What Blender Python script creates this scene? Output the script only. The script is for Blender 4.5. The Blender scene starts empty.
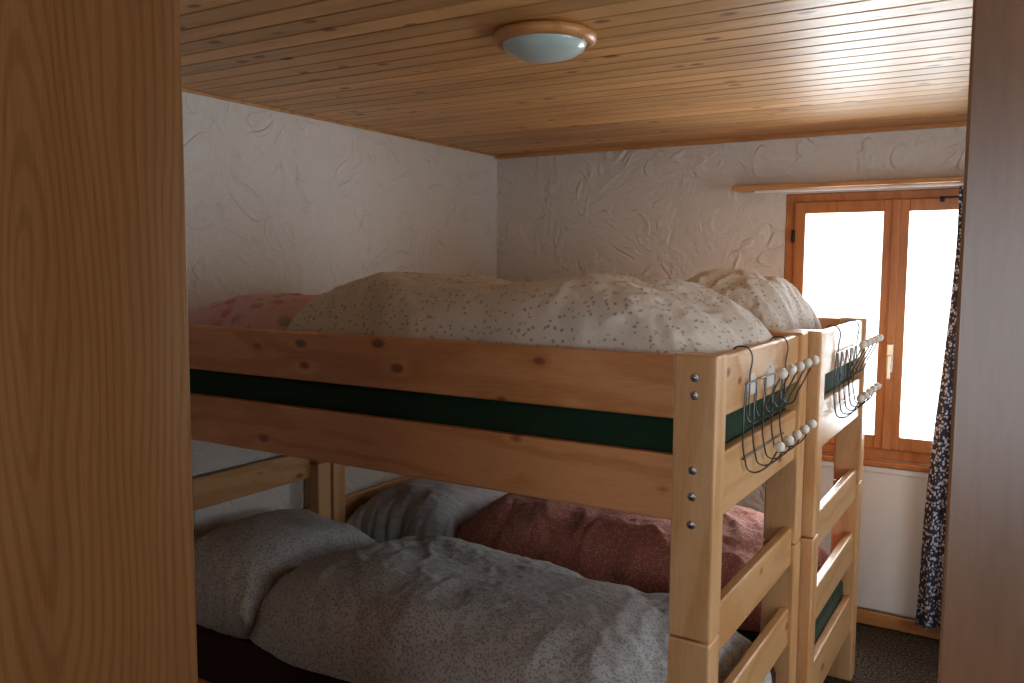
import bpy, bmesh, math, random
from mathutils import Vector, Matrix, noise
random.seed(4)
scn = bpy.context.scene
COL = scn.collection
R = math.radians

# ------------------------------------------------------------------ node helpers
def new_mat(name):
    m = bpy.data.materials.new(name); m.use_nodes = True
    nt = m.node_tree; nt.nodes.clear()
    out = nt.nodes.new('ShaderNodeOutputMaterial')
    b = nt.nodes.new('ShaderNodeBsdfPrincipled')
    nt.links.new(b.outputs[0], out.inputs[0])
    return m, nt, b
def N(nt, t, **k):
    n = nt.nodes.new(t)
    for a, v in k.items(): setattr(n, a, v)
    return n
def L(nt, a, b): nt.links.new(a, b)
def setin(nt, sock, v):
    if isinstance(v, bpy.types.NodeSocket): nt.links.new(v, sock)
    else: sock.default_value = v
def math_(nt, op, a, b=None, c=None, clamp=False):
    n = N(nt, 'ShaderNodeMath', operation=op, use_clamp=clamp)
    setin(nt, n.inputs[0], a)
    if b is not None: setin(nt, n.inputs[1], b)
    if c is not None: setin(nt, n.inputs[2], c)
    return n.outputs[0]
def vmath(nt, op, a, b=None, scale=None):
    n = N(nt, 'ShaderNodeVectorMath', operation=op)
    setin(nt, n.inputs[0], a)
    if b is not None: setin(nt, n.inputs[1], b)
    if scale is not None: setin(nt, n.inputs['Scale'], scale)
    return n.outputs[0]
def mapr(nt, v, a, b, c=0.0, d=1.0, smooth=True):
    n = N(nt, 'ShaderNodeMapRange', interpolation_type='SMOOTHSTEP' if smooth else 'LINEAR')
    setin(nt, n.inputs[0], v)
    for i, x in enumerate((a, b, c, d)): n.inputs[1+i].default_value = x
    return n.outputs[0]
def mix(nt, f, a, b, mode='MIX'):
    n = N(nt, 'ShaderNodeMix', data_type='RGBA', blend_type=mode)
    setin(nt, n.inputs[0], f)
    for s, v in ((n.inputs[6], a), (n.inputs[7], b)):
        if isinstance(v, bpy.types.NodeSocket): nt.links.new(v, s)
        else: s.default_value = (*v[:3], 1)
    return n.outputs[2]
def noise_(nt, vec, scale, detail=2, rough=.5, dist=0):
    n = N(nt, 'ShaderNodeTexNoise'); L(nt, vec, n.inputs['Vector'])
    n.inputs['Scale'].default_value = scale; n.inputs['Detail'].default_value = detail
    n.inputs['Roughness'].default_value = rough; n.inputs['Distortion'].default_value = dist
    return n
def bump(nt, b, h, strength=.3, dist=.01):
    n = N(nt, 'ShaderNodeBump'); n.inputs['Strength'].default_value = strength
    n.inputs['Distance'].default_value = dist
    L(nt, h, n.inputs['Height']); L(nt, n.outputs[0], b.inputs['Normal'])
def objcoord(nt, rand=True):
    tc = N(nt, 'ShaderNodeTexCoord'); v = tc.outputs['Object']
    if rand:
        oi = N(nt, 'ShaderNodeObjectInfo')
        s = vmath(nt, 'SCALE', (13.1, 7.7, 9.3), scale=oi.outputs['Random'])
        v = vmath(nt, 'ADD', v, s)
    return v

def wood(name, axis, light, dark, knots=True, rough=.38, rings=55, knotcol=(.24,.075,.03), coat=.15, plank=None, amt=1.0, kscale=9.5, kr=(.07, .16), tintr=(.76, 1.14), coatr=.25):
    m, nt, b = new_mat(name)
    v = objcoord(nt, plank is None)
    if plank:
        sep = N(nt, 'ShaderNodeSeparateXYZ'); L(nt, v, sep.inputs[0])
        pid = math_(nt, 'FLOOR', math_(nt, 'DIVIDE', sep.outputs['XYZ'.index(plank[0])], plank[1]))
        wn = N(nt, 'ShaderNodeTexWhiteNoise', noise_dimensions='1D'); L(nt, pid, wn.inputs['W'])
        off = vmath(nt, 'SCALE', wn.outputs['Color'], scale=20.0)
        v = vmath(nt, 'ADD', v, off)
    sc = [1, 1, 1]; sc['XYZ'.index(axis)] = .11
    vs = vmath(nt, 'MULTIPLY', v, tuple(sc))
    kk = [1, 1, 1]; kk['XYZ'.index(axis)] = .55
    vk = vmath(nt, 'MULTIPLY', v, tuple(kk))
    n1 = noise_(nt, vs, 5.0, 1.5, .4).outputs[0]
    field = n1
    if knots:
        vo = N(nt, 'ShaderNodeTexVoronoi'); L(nt, vk, vo.inputs['Vector']); vo.inputs['Scale'].default_value = kscale
        kd = vo.outputs['Distance']
        inv = math_(nt, 'DIVIDE', .022, math_(nt, 'ADD', kd, .12))
        field = math_(nt, 'ADD', field, inv)
    s = math_(nt, 'SINE', math_(nt, 'MULTIPLY', field, float(rings)))
    ring = mapr(nt, s, -.2, 1.0, 0, 1)
    fine = noise_(nt, vs, 150, 2, .6).outputs[0]
    f = math_(nt, 'ADD', math_(nt, 'MULTIPLY', ring, .5*amt), math_(nt, 'MULTIPLY', mapr(nt, fine, .3, .75), .35*amt))
    big = noise_(nt, vs, 2.2, 2).outputs[0]
    f = math_(nt, 'ADD', f, mapr(nt, big, .3, .7, -.15, .2), clamp=True)
    c = mix(nt, f, light, dark)
    if plank:
        tint = mapr(nt, wn.outputs['Value'], 0, 1, tintr[0], tintr[1], False)
        cc = N(nt, 'ShaderNodeCombineColor')
        for i in range(3): L(nt, tint, cc.inputs[i])
        c = mix(nt, 1.0, c, cc.outputs[0], 'MULTIPLY')
    if knots:
        kf = mapr(nt, kd, kr[0], kr[1], 1, 0)
        c = mix(nt, math_(nt, 'MULTIPLY', kf, .85), c, knotcol)
    L(nt, c, b.inputs['Base Color'])
    b.inputs['Roughness'].default_value = rough
    b.inputs['Coat Weight'].default_value = coat; b.inputs['Coat Roughness'].default_value = coatr
    bump(nt, b, fine, .06, .002)
    return m

post_m = wood('bed_post_pine', 'Z', (.79,.50,.265), (.64,.34,.145), knots=False, rings=40)
rail_m = wood('bed_rail_pine', 'X', (.74,.38,.18), (.57,.25,.09), rings=45)
endm = wood('bed_end_pine', 'Y', (.77,.48,.24), (.62,.33,.14), rings=40)
trim_m = wood('trim_pine', 'X', (.64,.34,.14), (.46,.21,.08), knots=False)
ceil_m = wood('ceiling_pine', 'X', (.78,.45,.19), (.56,.28,.10), rough=.45, coat=.25, coatr=.42, plank=('Y', .092), rings=34, amt=.9, kscale=10.5, kr=(.08, .2), tintr=(.82, 1.1), knotcol=(.20,.07,.025))
winw = wood('window_wood', 'Z', (.58,.26,.10), (.44,.17,.055), knots=False, rough=.3)
ward2 = wood('wardrobe_dark_veneer', 'Z', (.27,.14,.075), (.19,.09,.046), knots=False, rough=.3, coat=.3, amt=.8)

def simple(name, col, rough=.5, metal=0, var=.05):
    m, nt, b = new_mat(name)
    n = noise_(nt, objcoord(nt, False), 12, 2)
    c = mix(nt, mapr(nt, n.outputs[0], .3, .7), tuple(x*(1-var) for x in col), tuple(min(1, x*(1+var)) for x in col))
    L(nt, c, b.inputs['Base Color'])
    b.inputs['Roughness'].default_value = rough; b.inputs['Metallic'].default_value = metal
    return m
metal_m = simple('brushed_steel', (.45,.43,.40), .35, 1)
wire_m = simple('grey_wire', (.16,.155,.15), .35, .8)
dark_m = simple('dark_iron', (.05,.045,.04), .4, .7)
knob_m = simple('cream_knob', (.85,.80,.72), .35)
white_m = simple('white_lacquer', (.86,.855,.84), .4, 0, .01)
glass_dome = simple('opal_glass', (.58,.70,.68), .2, 0, .01)
brass_m = simple('handle_metal', (.75,.72,.66), .3, .8)

def veneer():
    m, nt, b = new_mat('wardrobe_veneer')
    v = objcoord(nt, False)
    nz = noise_(nt, vmath(nt, 'MULTIPLY', v, (1, 1, .22)), 7, 2).outputs['Color']
    d = vmath(nt, 'SCALE', vmath(nt, 'SUBTRACT', nz, (.5,.5,.5)), scale=.075)
    p = vmath(nt, 'ADD', vmath(nt, 'MULTIPLY', vmath(nt, 'SUBTRACT', v, (0, .135, .45)), (0, 1, .12)), d)
    ln = N(nt, 'ShaderNodeVectorMath', operation='LENGTH'); L(nt, p, ln.inputs[0])
    s = math_(nt, 'SINE', math_(nt, 'MULTIPLY', math_(nt, 'POWER', ln.outputs['Value'], .8), 420.0))
    ring = mapr(nt, s, -.2, 1.0)
    fine = noise_(nt, vmath(nt, 'MULTIPLY', v, (1, 1, .03)), 320, 2, .6).outputs[0]
    big = noise_(nt, vmath(nt, 'MULTIPLY', v, (1, 1, .1)), 14, 1).outputs[0]
    f = math_(nt, 'ADD', math_(nt, 'MULTIPLY', ring, .38), math_(nt, 'MULTIPLY', mapr(nt, fine, .3, .75), .3))
    f = math_(nt, 'ADD', f, mapr(nt, big, .3, .7, -.1, .25), clamp=True)
    c = mix(nt, f, (.56,.32,.14), (.36,.17,.065))
    L(nt, c, b.inputs['Base Color']); b.inputs['Roughness'].default_value = .4
    bump(nt, b, fine, .05, .002)
    return m
ward1 = veneer()

def plaster():
    m, nt, b = new_mat('trowelled_plaster')
    v = objcoord(nt, False)
    nz = noise_(nt, v, 3.2, 1).outputs['Color']
    w = vmath(nt, 'ADD', v, vmath(nt, 'SCALE', vmath(nt, 'SUBTRACT', nz, (.5,.5,.5)), scale=.6))
    def arcs(off, scale, lvl, wdt, mk):
        vo = N(nt, 'ShaderNodeTexVoronoi', feature='F1'); L(nt, vmath(nt, 'ADD', w, off), vo.inputs['Vector']); vo.inputs['Scale'].default_value = scale
        dd = math_(nt, 'SUBTRACT', vo.outputs[0], lvl)
        a = math_(nt, 'MULTIPLY', mapr(nt, dd, -wdt*3, 0, 0, 1), mapr(nt, dd, 0, wdt*.8, 1, 0))
        return math_(nt, 'MULTIPLY', a, mapr(nt, noise_(nt, vmath(nt, 'ADD', v, off), mk, 1).outputs[0], .43, .60))
    h = math_(nt, 'ADD', arcs((0, 0, 0), 4.6, .42, .07, 5), arcs((5.3, 2.2, 8.1), 7.0, .40, .10, 6))
    soft = noise_(nt, w, 11, 5, .60).outputs[0]
    grain = noise_(nt, v, 45, 3, .6).outputs[0]
    h = math_(nt, 'ADD', math_(nt, 'MULTIPLY', h, .50), math_(nt, 'MULTIPLY', soft, 1.6))
    h = math_(nt, 'ADD', h, math_(nt, 'MULTIPLY', grain, .4))
    c = mix(nt, soft, (.76,.72,.665), (.81,.775,.725)); L(nt, c, b.inputs['Base Color'])
    b.inputs['Roughness'].default_value = .65
    bump(nt, b, h, .68, .013)
    return m
plaster_m = plaster()

def carpet():
    m, nt, b = new_mat('brown_carpet')
    v = objcoord(nt, False)
    f = noise_(nt, v, 90, 3, .7).outputs[0]
    L(nt, mix(nt, mapr(nt, f, .4, .62), (.02,.015,.011), (.16,.12,.09)), b.inputs['Base Color'])
    b.inputs['Roughness'].default_value = .95; bump(nt, b, f, .8, .006)
    return m
carpet_m = carpet()

def fabric(name, base, pat=None, scale=40, thr=(.2, .28), stretch=(1, 1, 1), dens=.0, pat2=None, stripes=None, rough=.85, amt=1.0):
    m, nt, b = new_mat(name)
    v = objcoord(nt, False)
    c = mix(nt, noise_(nt, v, 5, 2).outputs[0], tuple(x*.93 for x in base), base)
    if pat:
        nz = noise_(nt, v, 60, 1).outputs['Color']
        w = vmath(nt, 'ADD', vmath(nt, 'MULTIPLY', v, stretch), vmath(nt, 'SCALE', nz, scale=.012))
        vo = N(nt, 'ShaderNodeTexVoronoi'); L(nt, w, vo.inputs['Vector']); vo.inputs['Scale'].default_value = scale
        f = mapr(nt, vo.outputs['Distance'], thr[0], thr[1], 1, 0)
        if dens > 0:
            sp = N(nt, 'ShaderNodeSeparateColor'); L(nt, vo.outputs['Color'], sp.inputs[0])
            f = math_(nt, 'MULTIPLY', f, math_(nt, 'GREATER_THAN', sp.outputs[0], dens))
        pc = pat
        if pat2:
            pc = mix(nt, mapr(nt, noise_(nt, vmath(nt, 'ADD', v, (4, 4, 4)), 9, 1).outputs[0], .45, .55), pat, pat2)
        c = mix(nt, math_(nt, 'MULTIPLY', f, amt), c, pc)
    if stripes:
        sep = N(nt, 'ShaderNodeSeparateXYZ'); L(nt, v, sep.inputs[0])
        s = math_(nt, 'SINE', math_(nt, 'MULTIPLY', math_(nt, 'SUBTRACT', sep.outputs[1], math_(nt, 'MULTIPLY', sep.outputs[0], .35)), 260.0))
        c = mix(nt, mapr(nt, s, .4, .8, 0, .4), c, stripes)
    L(nt, c, b.inputs['Base Color']); b.inputs['Roughness'].default_value = rough
    b.inputs['Sheen Weight'].default_value = .15
    fine = noise_(nt, v, 28, 5, .6).outputs[0]
    bump(nt, b, fine, .5, .010)
    return m
f_leaf = fabric('cream_leaf_cotton', (.76,.71,.65), (.28,.19,.13), 60, (.22,.32), (1, .6, 1), .1, (.30,.26,.20), amt=.6)
f_grey = fabric('grey_sprig_cotton', (.61,.585,.575), (.20,.18,.19), 120, (.34,.50), (1, 1, 1), .15, amt=.55)
f_red = fabric('rust_print_cotton', (.62,.245,.18), (.82,.60,.52), 105, (.28,.44), (1, 1, 1), .15, amt=.65)
f_strip = fabric('striped_cotton', (.70,.69,.70), stripes=(.45,.46,.52))
f_flor = fabric('pink_floral_cotton', (.76,.52,.54), (.58,.22,.32), 15, (.25,.45), (1, 1, 1), 0, (.34,.38,.30), amt=.8)
f_green = fabric('green_sheet', (.014,.050,.022))
f_green2 = fabric('green_sheet_lower', (.03,.07,.04))  # separate even green for the rear lower mattress
f_maroon = fabric('maroon_sheet', (.05,.010,.008))
f_curt = fabric('navy_print_curtain', (.055,.055,.085), (.70,.69,.74), 66, (.36,.50), (1, 1, 1), .1)

# ------------------------------------------------------------------ mesh helpers
def mesh_obj(name, bm, mat, parent=None, loc=None, smooth=False):
    me = bpy.data.meshes.new(name); bm.to_mesh(me); bm.free()
    o = bpy.data.objects.new(name, me); COL.objects.link(o)
    if mat: me.materials.append(mat)
    if loc is not None: o.location = loc
    if parent: o.parent = parent
    if smooth:
        for p in me.polygons: p.use_smooth = True
    return o
def add_box(bm, x0, x1, y0, y1, z0, z1):
    vs = [bm.verts.new(p) for p in ((x0,y0,z0),(x1,y0,z0),(x1,y1,z0),(x0,y1,z0),(x0,y0,z1),(x1,y0,z1),(x1,y1,z1),(x0,y1,z1))]
    for f in ((3,2,1,0),(4,5,6,7),(0,1,5,4),(1,2,6,5),(2,3,7,6),(3,0,4,7)): bm.faces.new([vs[i] for i in f])
def box(name, x0, x1, y0, y1, z0, z1, mat, parent=None, bev=.004):
    c = Vector(((x0+x1)/2, (y0+y1)/2, (z0+z1)/2))
    bm = bmesh.new(); add_box(bm, x0-c.x, x1-c.x, y0-c.y, y1-c.y, z0-c.z, z1-c.z)
    if bev:
        bmesh.ops.bevel(bm, geom=bm.edges[:], offset=bev, segments=2, profile=.5, affect='EDGES')
    return mesh_obj(name, bm, mat, parent, c)
def boxes(name, lst, mat, parent=None):
    bm = bmesh.new()
    for b in lst: add_box(bm, *b)
    return mesh_obj(name, bm, mat, parent)
def empty(name, loc=(0, 0, 0)):
    o = bpy.data.objects.new(name, None); COL.objects.link(o); o.empty_display_size = .1
    return o
def lathe(name, prof, loc, mat, parent=None, seg=64, axis='Z'):
    bm = bmesh.new(); rings = []
    for r, z in prof:
        rings.append([bm.verts.new((r*math.cos(2*math.pi*i/seg), r*math.sin(2*math.pi*i/seg), z)) for i in range(seg)])
    for a, b in zip(rings, rings[1:]):
        for i in range(seg): bm.faces.new((a[i], a[(i+1) % seg], b[(i+1) % seg], b[i]))
    bmesh.ops.remove_doubles(bm, verts=bm.verts[:], dist=1e-5)
    bmesh.ops.recalc_face_normals(bm, faces=bm.faces[:])
    o = mesh_obj(name, bm, mat, parent, loc, True)
    if axis == 'Y': o.rotation_euler = (R(90), 0, 0)
    if axis == 'X': o.rotation_euler = (0, R(90), 0)
    return o
def tube(name, paths, rad, mat, parent=None):
    cu = bpy.data.curves.new(name, 'CURVE'); cu.dimensions = '3D'; cu.bevel_depth = rad; cu.bevel_resolution = 3
    for pts in paths:
        s = cu.splines.new('BEZIER'); s.bezier_points.add(len(pts)-1)
        for bp, p in zip(s.bezier_points, pts):
            bp.co = p; bp.handle_left_type = bp.handle_right_type = 'AUTO'
    cu.materials.append(mat)
    o = bpy.data.objects.new(name, cu); COL.objects.link(o)
    if parent: o.parent = parent
    return o

# ------------------------------------------------------------------ room
XL, XR, YN, YB, H = -2.66, 1.70, -1.30, 4.20, 2.30
def wall_open(name, axis, pos, thick, a0, a1, op, mat):
    l = []
    o0, o1, z0, z1 = op
    for (p0, p1, q0, q1) in ((a0, o0, 0, H), (o1, a1, 0, H), (o0, o1, 0, z0), (o0, o1, z1, H)):
        if p1-p0 < 1e-4 or q1-q0 < 1e-4: continue
        if axis == 'Y': l.append((p0, p1, min(pos, pos+thick), max(pos, pos+thick), q0, q1))
        else: l.append((min(pos, pos+thick), max(pos, pos+thick), p0, p1, q0, q1))
    return boxes(name, l, mat)
WX0, WX1, WZ0, WZ1 = -1.025, -.045, .79, 2.02
wall_open('wall_back', 'Y', YB, .22, XL-.2, XR+.2, (WX0, WX1, WZ0, WZ1), plaster_m)
boxes('wall_left', [(XL-.2, XL, YN, YB, 0, H)], plaster_m)
wall_open('wall_right', 'X', XR, .2, YN, YB, (1.5, 2.9, .75, 2.05), plaster_m)
wall_open('wall_front', 'Y', YN, -.2, XL-.2, XR+.2, (-.9, .5, .9, 2.05), plaster_m)
boxes('floor', [(XL-.2, XR+.2, YN-.2, YB+.22, -.1, 0)], carpet_m)
bm = bmesh.new(); y = -1.564
while y < YB+.1:
    x0, x1 = XL-.1, XR+.1
    g, d = .0018, .006
    pts = [(y+g, H+d), (y+g, H+.0022), (y+.006, H), (y+.092-.006, H), (y+.092-g, H+.0022), (y+.092-g, H+d)]
    a = [bm.verts.new((x0, p[0], p[1])) for p in pts]; b = [bm.verts.new((x1, p[0], p[1])) for p in pts]
    for i in range(5): bm.faces.new((a[i], b[i], b[i+1], a[i+1]))
    y += .092
add_box(bm, XL-.2, XR+.2, YN-.2, YB+.22, H+.006, H+.12)
bmesh.ops.recalc_face_normals(bm, faces=bm.faces[:])
mesh_obj('ceiling', bm, ceil_m)
box('trim_1', XL, XR, YB-.028, YB-.001, H-.020, H+.001, trim_m)
box('trim_2', XL+.001, XL+.014, YN, YB-.03, H-.010, H+.001, trim_m, None, .002)
box('baseboard_back', XL+.01, XR, YB-.018, YB-.001, 0, .07, trim_m)
box('baseboard_left', XL+.001, XL+.018, YN, YB-.02, 0, .07, trim_m)

def glass_mat():
    m = bpy.data.materials.new('window_glass'); m.use_nodes = True
    nt = m.node_tree; nt.nodes.clear()
    out = N(nt, 'ShaderNodeOutputMaterial'); mx = N(nt, 'ShaderNodeMixShader')
    t = N(nt, 'ShaderNodeBsdfTransparent'); g = N(nt, 'ShaderNodeBsdfGlossy'); g.inputs['Roughness'].default_value = .02
    mx.inputs[0].default_value = .06
    L(nt, t.outputs[0], mx.inputs[1]); L(nt, g.outputs[0], mx.inputs[2]); L(nt, mx.outputs[0], out.inputs[0])
    return m
glass_m = glass_mat()
def window(name, frm, a0, a1, z0, z1):
    e = empty(name)
    def part(n, p0, p1, d0, d1, q0, q1, mat=winw, bev=.004):
        c0 = frm(p0, d0, q0); c1 = frm(p1, d1, q1)
        return box(n, min(c0[0], c1[0]), max(c0[0], c1[0]), min(c0[1], c1[1]), max(c0[1], c1[1]), q0, q1, mat, e, bev)
    fw = .042
    g = .001
    part('frame_left', a0+g, a0+fw, -.01, .06, z0+g, z1-g); part('frame_right', a1-fw, a1-g, -.01, .06, z0+g, z1-g)
    part('frame_top', a0+fw, a1-fw, -.01, .06, z1-fw, z1-g); part('frame_bottom', a0+fw, a1-fw, -.01, .06, z0+g, z0+fw+.010)
    mid = (a0+a1)/2; s = .054
    for k, (b0, b1) in enumerate(((a0+fw, mid), (mid, a1-fw))):
        zb, zt = z0+fw+.010, z1-fw
        part('sash_%d_stile_a' % k, b0+.002, b0+s, -.025, .03, zb, zt); part('sash_%d_stile_b' % k, b1-s, b1-.002, -.025, .03, zb, zt)
        part('sash_%d_rail_top' % k, b0+s, b1-s, -.025, .03, zt-s, zt); part('sash_%d_rail_bottom' % k, b0+s, b1-s, -.025, .03, zb, zb+.062)
        part('sash_%d_glass' % k, b0+s-.005, b1-s+.005, .0, .004, zb+.055, zt-s+.005, glass_m, 0)
    part('cover_strip', mid-.018, mid+.018, -.035, -.024, z0+fw+.010, z1-fw)
    part('handle_plate', mid-.014, mid+.014, -.042, -.034, 1.20, 1.33, brass_m)
    part('handle_lever', mid-.008, mid+.008, -.068, -.058, 1.17, 1.28, brass_m)
    part('handle_neck', mid-.008, mid+.008, -.066, -.040, 1.265, 1.28, brass_m)
    for k, zz in enumerate((z0+.2, z1-.2)):
        part('hinge_%d' % k, a0+.035, a0+.05, -.04, -.01, zz-.03, zz+.03, dark_m)
    return e, part
e, part = window('window_1', lambda a, d, z: (a, YB+d+.012, z), WX0, WX1, WZ0, WZ1)
part('stay', -.36, -.14, -.06, -.05, 1.975, 1.982, dark_m, 0)
part('stay_hook', -.36, -.345, -.06, -.012, 1.960, 1.982, dark_m, 0)
window('added_window_right', lambda a, d, z: (XR+d, a, z), 1.5, 2.9, .75, 2.05)  # added out of view; guessed source of the cool light from the right
window('added_window_front', lambda a, d, z: (a, YN-d, z), -.9, .5, .9, 2.05)  # added behind the camera; guessed source of the frontal light
box('window_sill', WX0-.02, WX1+.04, YB-.05, YB-.0005, WZ0-.025, WZ0-.001, winw)
pe = empty('radiator_cover')
box('panel_left', -.95, .05, YB-.03, YB-.001, .085, .755, white_m, pe)
box('plinth', -.95, .05, YB-.035, YB-.019, .01, .075, trim_m, pe)
box('cap', -.96, .06, YB-.040, YB-.001, .735, .762, white_m, pe)
pe = empty('curtain_pelmet')
box('board', -1.25, .22, YB-.13, YB-.001, 2.035, 2.056, trim_m, pe)
box('rail', -1.15, .20, YB-.10, YB-.085, 2.022, 2.034, white_m, pe, .002)

# curtain
bm = bmesh.new(); nu, nv = 160, 44; rows = []
for j in range(nv+1):
    t = j/nv; z = 2.02 - t*1.94
    xl = -.285 - .085*t + .010*math.sin(6*t); xr = .17
    row = []
    for i in range(nu+1):
        s = i/nu
        ph = 2*math.pi*(9*s + .25*math.sin(3*t+s*4))
        amp = .022*(.5+.7*t)
        x = xl+(xr-xl)*s + .006*math.sin(ph*2)
        yy = YB-.105 + amp*math.sin(ph) + .006*noise.noise(Vector((s*6, t*3, 0)))
        row.append(bm.verts.new((x, yy, z)))
    rows.append(row)
for a, b in zip(rows, rows[1:]):
    for i in range(nu): bm.faces.new((a[i], a[i+1], b[i+1], b[i]))
o = mesh_obj('curtain', bm, f_curt, smooth=True)
md = o.modifiers.new('thick', 'SOLIDIFY'); md.thickness = .002

# ceiling lamp
lx, ly = -1.165, 2.075
e = empty('ceiling_lamp')
lathe('wood_ring', [(.09, 2.300), (.126, 2.300), (.141, 2.292), (.141, 2.278), (.128, 2.268), (.112, 2.268), (.108, 2.276), (.09, 2.300)], (lx, ly, 0),
      wood('lamp_ring_wood', 'X', (.70,.38,.16), (.55,.26,.09), knots=False), e)
lathe('glass_dome', [(.115*math.cos(a), 2.272-.045*math.sin(a)) for a in [i*math.pi/2/16 for i in range(17)]], (lx, ly, 0), glass_dome, e)

# ------------------------------------------------------------------ wardrobes either side of the camera
e = empty('wardrobe')
box('side_panel', -1.45, -.85, .02, .662, .0, 2.285, ward1, e, .002)
box('door_leaf', -1.42, -.86, .001, .019, .08, 2.25, ward2, e, .002)
lathe('door_knob', [(0, .03), (.014, .028), (.016, .018), (.008, .008), (.008, 0)], (-.92, 0, 1.05), brass_m, e, 24, 'Y')
e = empty('wardrobe')
box('carcass', -.056, .62, .85, 1.25, .0, 2.285, ward2, e, .003)
box('door_leaf', .625, .64, .86, 1.24, .08, 2.25, ward2, e, .002)
lathe('door_knob', [(.008, 0), (.008, .012), (.016, .02), (.014, .03), (0, .032)], (.641, .92, 1.05), brass_m, e, 24, 'X')

# ------------------------------------------------------------------ bunk beds
def bunk(x0, x1, y0, y1, h=1.475):
    e = empty('bunk_bed')
    PX, PY, J = .100, .078, .82
    k = 0
    for xa in (x0, x1-PX):
        for ya in (y0, y1-PY):
            k += 1
            px = PX if xa > x0 else .085
            box('post_%d_lower' % k, xa, xa+px, ya, ya+PY, 0, J-.002, post_m, e, .006)
            box('post_%d_upper' % k, xa, xa+px, ya, ya+PY, J+.002, h, post_m, e, .006)
            box('post_%d_dowel' % k, xa+.02, xa+px-.02, ya+.02, ya+PY-.02, J-.01, J+.01, post_m, e, 0)
    for s, ya in (('front', y0+.012), ('back', y1-.012-.03)):
        box('guard_rail_'+s, x0+.085, x1-PX, ya, ya+.03, 1.325, 1.470, rail_m, e, .006)
        box('side_rail_'+s, x0+.085, x1-PX, ya, ya+.03, 1.088, 1.242, rail_m, e, .006)
        box('lower_side_rail_'+s, x0+.085, x1-PX, ya, ya+.03, .12, .25, rail_m, e, .006)
    for s, xa in (('head', x0+.012), ('foot', x1-.012-.03)):
        for n, z0, z1 in (('guard', 1.325, 1.468), ('upper', 1.088, 1.242), ('mid', .755, .875), ('low', .50, .62), ('base', .21, .36)):
            box('%s_board_%s' % (s, n), xa, xa+.03, y0+PY, y1-PY, z0, z1, endm, e, .006)
    for lv, z in (('upper', 1.10), ('lower', .19)):
        bm = bmesh.new()
        n = 13
        for i in range(n):
            xx = x0+.12+(x1-x0-.30)*i/(n-1)
            add_box(bm, xx, xx+.06, y0+.043, y1-.043, z, z+.018)
        mesh_obj('slats_'+lv, bm, endm, e)
    for i, z in enumerate((1.425, 1.385, 1.215, 1.155, 1.09, .26)):
        for j, xc in enumerate((x1-.05, x0+.045)):
            lathe('bolt_%d_%d' % (i, j), [(0, .004), (.005, .004), (.006, .002), (.0085, .0045), (.010, .002), (.010, -.001)],
                  (xc, y0, z), metal_m, e, 20, 'Y')
    return e
FX0, FX1, FY0, FY1 = -2.655, -.58, 1.82, 2.715
RX0, RX1, RY0, RY1 = -2.655, -.545, 2.73, 3.635
bunk(FX0, FX1, FY0, FY1); bunk(RX0, RX1, RY0, RY1)

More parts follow.
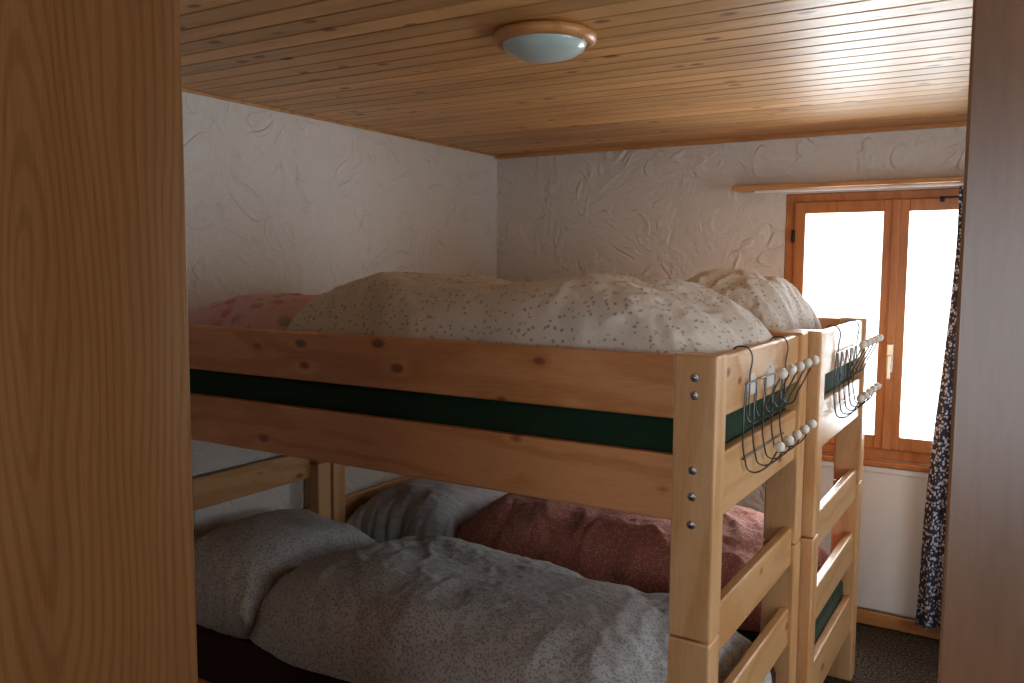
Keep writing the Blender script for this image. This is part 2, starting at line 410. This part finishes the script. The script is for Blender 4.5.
# ------------------------------------------------------------------ soft things
def fbm(p, oct=3):
    v = 0; a = 1
    for i in range(oct):
        v += a*noise.noise(p*(2**i)); a *= .5
    return v
def soft(name, cx, cy, z0, lx, ly, h, mat, seed=0, rot=0, prof=None, wr=.018, lump=.25, pw=3.0, pinch=0.0, nx=150, ny=100, edge=.35, dirw=0.0, wf=5.0, yprof=None, skew=0.0, ep=.5, rc=0.0, fine=.0):
    bm = bmesh.new(); top = []; bot = []
    sd = Vector((seed*11.3, seed*5.1, seed*3.7))
    cr, sr = math.cos(rot), math.sin(rot)
    def pr(tab, w):
        q = (w+1)/2*(len(tab)-1); k = min(int(q), len(tab)-2); f = q-k; f = f*f*(3-2*f)
        return tab[k]*(1-f)+tab[k+1]*f
    for j in range(ny+1):
        rt = []; rb = []
        v = math.sin((j/ny-.5)*math.pi)
        for i in range(nx+1):
            u = math.sin((i/nx-.5)*math.pi)
            x = u*lx/2; y = v*ly/2
            x *= 1 - pinch*(1-v*v)*abs(u)**3 ; y *= 1 - pinch*(1-u*u)*abs(v)**3
            if rc:
                x -= math.copysign(rc*abs(v)**5*abs(u)**5, u)*.5; y -= math.copysign(rc*abs(u)**8*abs(v)**3, v)*.5
            x += .02*fbm(Vector((v*2.2, u*.7, 1))+sd)*abs(u); y += .025*fbm(Vector((u*3.2, v*.7, 5))+sd)*abs(v)
            x += skew*v*max(0, -u)
            e = max(0.0, (1-abs(u)**pw)*(1-abs(v)**pw))**ep
            P = Vector((x, y, 0))
            lo = fbm(P*2.6+sd, 2)
            hh = h*e*(1 + lump*lo)
            if prof: hh *= pr(prof, u)
            if yprof: hh *= pr(yprof, v)
            W = P + Vector((fbm(P*3+sd), fbm(P*3+sd+Vector((7, 7, 7))), 0))*.09
            W = Vector((W.x*(1+dirw), W.y*(1-dirw*.6), 0))
            r1 = 1-abs(noise.noise(W*wf+sd))*2.2
            r2 = 1-abs(noise.noise(W*wf*2.3+sd*2))*2.2
            r3 = 1-abs(noise.noise(W*wf*4.5+sd*3))*2.2
            ef = min(1, e*1.3)
            hh += wr*ef*(r1*.9 + r2*.45 + r3*fine) + .003*ef*noise.noise(P*40)
            hh += .006*(1-e)*math.sin((x+y)*70+3*lo)*ef
            zt = z0 + h*edge*.5 + max(hh, 0)*(1-edge*.5)
            X = cx+cr*x-sr*y; Y = cy+sr*x+cr*y
            rt.append(bm.verts.new((X, Y, zt)))
            zb = z0 + h*edge*.5*(1-min(1, e*2.5))
            rb.append((X, Y, zb))
        top.append(rt)
        bot.append([rt[i] if (i in (0, nx) or j in (0, ny)) else bm.verts.new(rb[i]) for i in range(nx+1)])
    for j in range(ny):
        for i in range(nx):
            bm.faces.new((top[j][i], top[j][i+1], top[j+1][i+1], top[j+1][i]))
            try: bm.faces.new((bot[j][i], bot[j+1][i], bot[j+1][i+1], bot[j][i+1]))
            except ValueError: pass
    return mesh_obj(name, bm, mat, smooth=True)

def mattress(x0, x1, y0, y1, z0, z1, mat):
    return box('mattress', x0, x1, y0, y1, z0, z1, mat, None, .03)
mattress(FX0+.045, FX1-.045, FY0+.046, FY1-.046, 1.12, 1.34, f_green)
mattress(RX0+.045, RX1-.045, RY0+.046, RY1-.046, 1.12, 1.34, f_green)
mattress(FX0+.045, FX1-.045, FY0+.046, FY1-.046, .21, .43, f_maroon)
mattress(RX0+.045, RX1-.045, RY0+.046, RY1-.046, .21, .43, f_green2)
# upper bunk
soft('pillow', -2.28, 2.18, 1.342, .58, .62, .215, f_flor, 1, pinch=.08, wr=.012, lump=.1)
soft('duvet', -1.345, 2.27, 1.342, 1.49, .80, .295, f_leaf, 2, prof=[.85,1.06,1.03,.97,.93,.92,.95,.99,.98,.93,.82], wr=.015, lump=.05, pw=4.0, nx=300, ny=160, dirw=-.1, wf=4.5, edge=.1, ep=.45, rc=.08, fine=.25)
soft('pillow', -2.32, 3.18, 1.342, .42, .66, .16, f_flor, 3, pinch=.08)
soft('duvet', -1.66, 3.18, 1.342, .95, .74, .20, f_leaf, 5, wr=.018, lump=.12, pw=4)
soft('duvet', -.94, 3.17, 1.342, .50, .70, .30, f_leaf, 7, wr=.018, lump=.10, pw=3.0, nx=140, ny=140, edge=.4, prof=[.95,1.05,1.0,.92,.8], fine=.2)
# lower bunk
soft('pillow', -2.375, 2.19, .432, .52, .72, .29, f_grey, 8, pinch=.08, wr=.012, lump=.08, pw=2.6, edge=.7, fine=.1)
soft('duvet', -1.39, 2.23, .432, 1.60, .78, .255, f_grey, 9, prof=[1.05,1.08,1.04,.98,.93,.90,.87,.84,.8], wr=.018, lump=.10, pw=3.2, nx=340, ny=190, dirw=.15, wf=2.8, skew=.10, edge=.04, ep=.40, rc=.16, fine=.15)
soft('pillow', -2.30, 3.14, .432, .62, .72, .235, f_strip, 10, pinch=.10, wr=.010, lump=.1)
soft('duvet', -1.34, 3.18, .432, 1.50, .78, .27, f_red, 11, prof=[.95,1.0,1.0,.96,.98,1.0,1.02,1.0,.9], wr=.018, lump=.10, pw=3.5, nx=260, ny=150, wf=3.6, edge=.1, ep=.42, rc=.1, fine=.2)

# ------------------------------------------------------------------ coat hook racks hanging over the foot boards
def rack(xo, ya, yb, n=5):
    e = empty('hook_rack')
    zt = 1.472; paths = []
    for i in range(n):
        y = ya+(yb-ya)*i/(n-1)
        if i in (0, n-1):
            paths.append([(xo-.036, y, zt-.06), (xo-.036, y, zt-.005), (xo-.016, y, zt+.003), (xo+.004, y, zt-.005), (xo+.006, y, 1.40), (xo+.006, y, 1.30)])
        paths.append([(xo+.006, y-.03, 1.385), (xo+.006, y-.045, 1.30), (xo+.008, y-.03, 1.20), (xo+.02, y-.012, 1.165), (xo+.05, y, 1.175), (xo+.08, y+.004, 1.225)])
        paths.append([(xo+.006, y-.03, 1.385), (xo+.008, y-.005, 1.29), (xo+.02, y, 1.285), (xo+.045, y+.003, 1.33), (xo+.08, y+.006, 1.405)])
        for k, p in enumerate(((xo+.083, y+.004, 1.232), (xo+.083, y+.006, 1.413))):
            lathe('knob_%d_%d' % (i, k), [(.0, .0135)]+[(.0135*math.sin(a), .0135*math.cos(a)) for a in [j*math.pi/10 for j in range(1, 10)]]+[(0, -.0135)], p, knob_m, e, 20)
    paths.append([(xo+.007, ya-.035, 1.385), (xo+.007, (ya+yb)/2, 1.385), (xo+.007, yb, 1.385)])
    paths.append([(xo+.007, ya-.04, 1.20), (xo+.007, (ya+yb)/2, 1.20), (xo+.007, yb, 1.20)])
    tube('wires', paths, .0022, wire_m, e)
rack(FX1-.012, 2.10, 2.46); rack(RX1-.012, 3.04, 3.40)

# ------------------------------------------------------------------ light
w = bpy.data.worlds.new('World'); scn.world = w; w.use_nodes = True
bg = w.node_tree.nodes['Background']; bg.inputs[0].default_value = (.90, .96, 1.0, 1); bg.inputs[1].default_value = 2.5
def area(name, loc, rot, sx, sy, power, col):
    l = bpy.data.lights.new(name, 'AREA'); l.shape = 'RECTANGLE'; l.size = sx; l.size_y = sy; l.energy = power; l.color = col
    o = bpy.data.objects.new(name, l); COL.objects.link(o); o.location = loc; o.rotation_euler = rot
    return o
area('daylight_window_1', ((WX0+WX1)/2, YB+.45, 1.50), (R(-78), 0, 0), 1.1, 1.4, 52, (.86, .94, 1.0))
area('added_light_right', (XR+.3, 2.2, 1.45), (0, R(90), 0), 1.4, 1.5, 36, (.76, .89, 1.0))  # lamp for the added right window, lights bed ends and left wall
area('added_light_front', (-.2, YN-.3, 1.5), (R(90), 0, 0), 1.5, 1.3, 21, (.74, .87, 1.0))  # lamp for the added front window, lights front rails and lower bedding
scn.view_settings.view_transform = 'Standard'
for lk in ('Medium High Contrast', 'Standard - Medium High Contrast'):
    try:
        scn.view_settings.look = lk; break
    except Exception: pass
scn.view_settings.exposure = 0.12

# ------------------------------------------------------------------ camera
cam = bpy.data.cameras.new('camera'); co = bpy.data.objects.new('camera', cam); COL.objects.link(co)
cam.sensor_width = 36; cam.lens = 853/1024*36; cam.clip_start = .02
yaw, pitch, roll = R(31.3), R(5.06), R(.37)
fh = Vector((-math.sin(yaw), math.cos(yaw), 0)); up = Vector((0, 0, 1))
F = fh*math.cos(pitch) - up*math.sin(pitch); U = up*math.cos(pitch)+fh*math.sin(pitch); Rr = F.cross(U)
R2 = Rr*math.cos(roll)+U*math.sin(roll); U2 = U*math.cos(roll)-Rr*math.sin(roll)
M = Matrix((R2, U2, -F)).transposed().to_4x4(); M.translation = Vector((0, 0, 1.67))
co.matrix_world = M
scn.camera = co
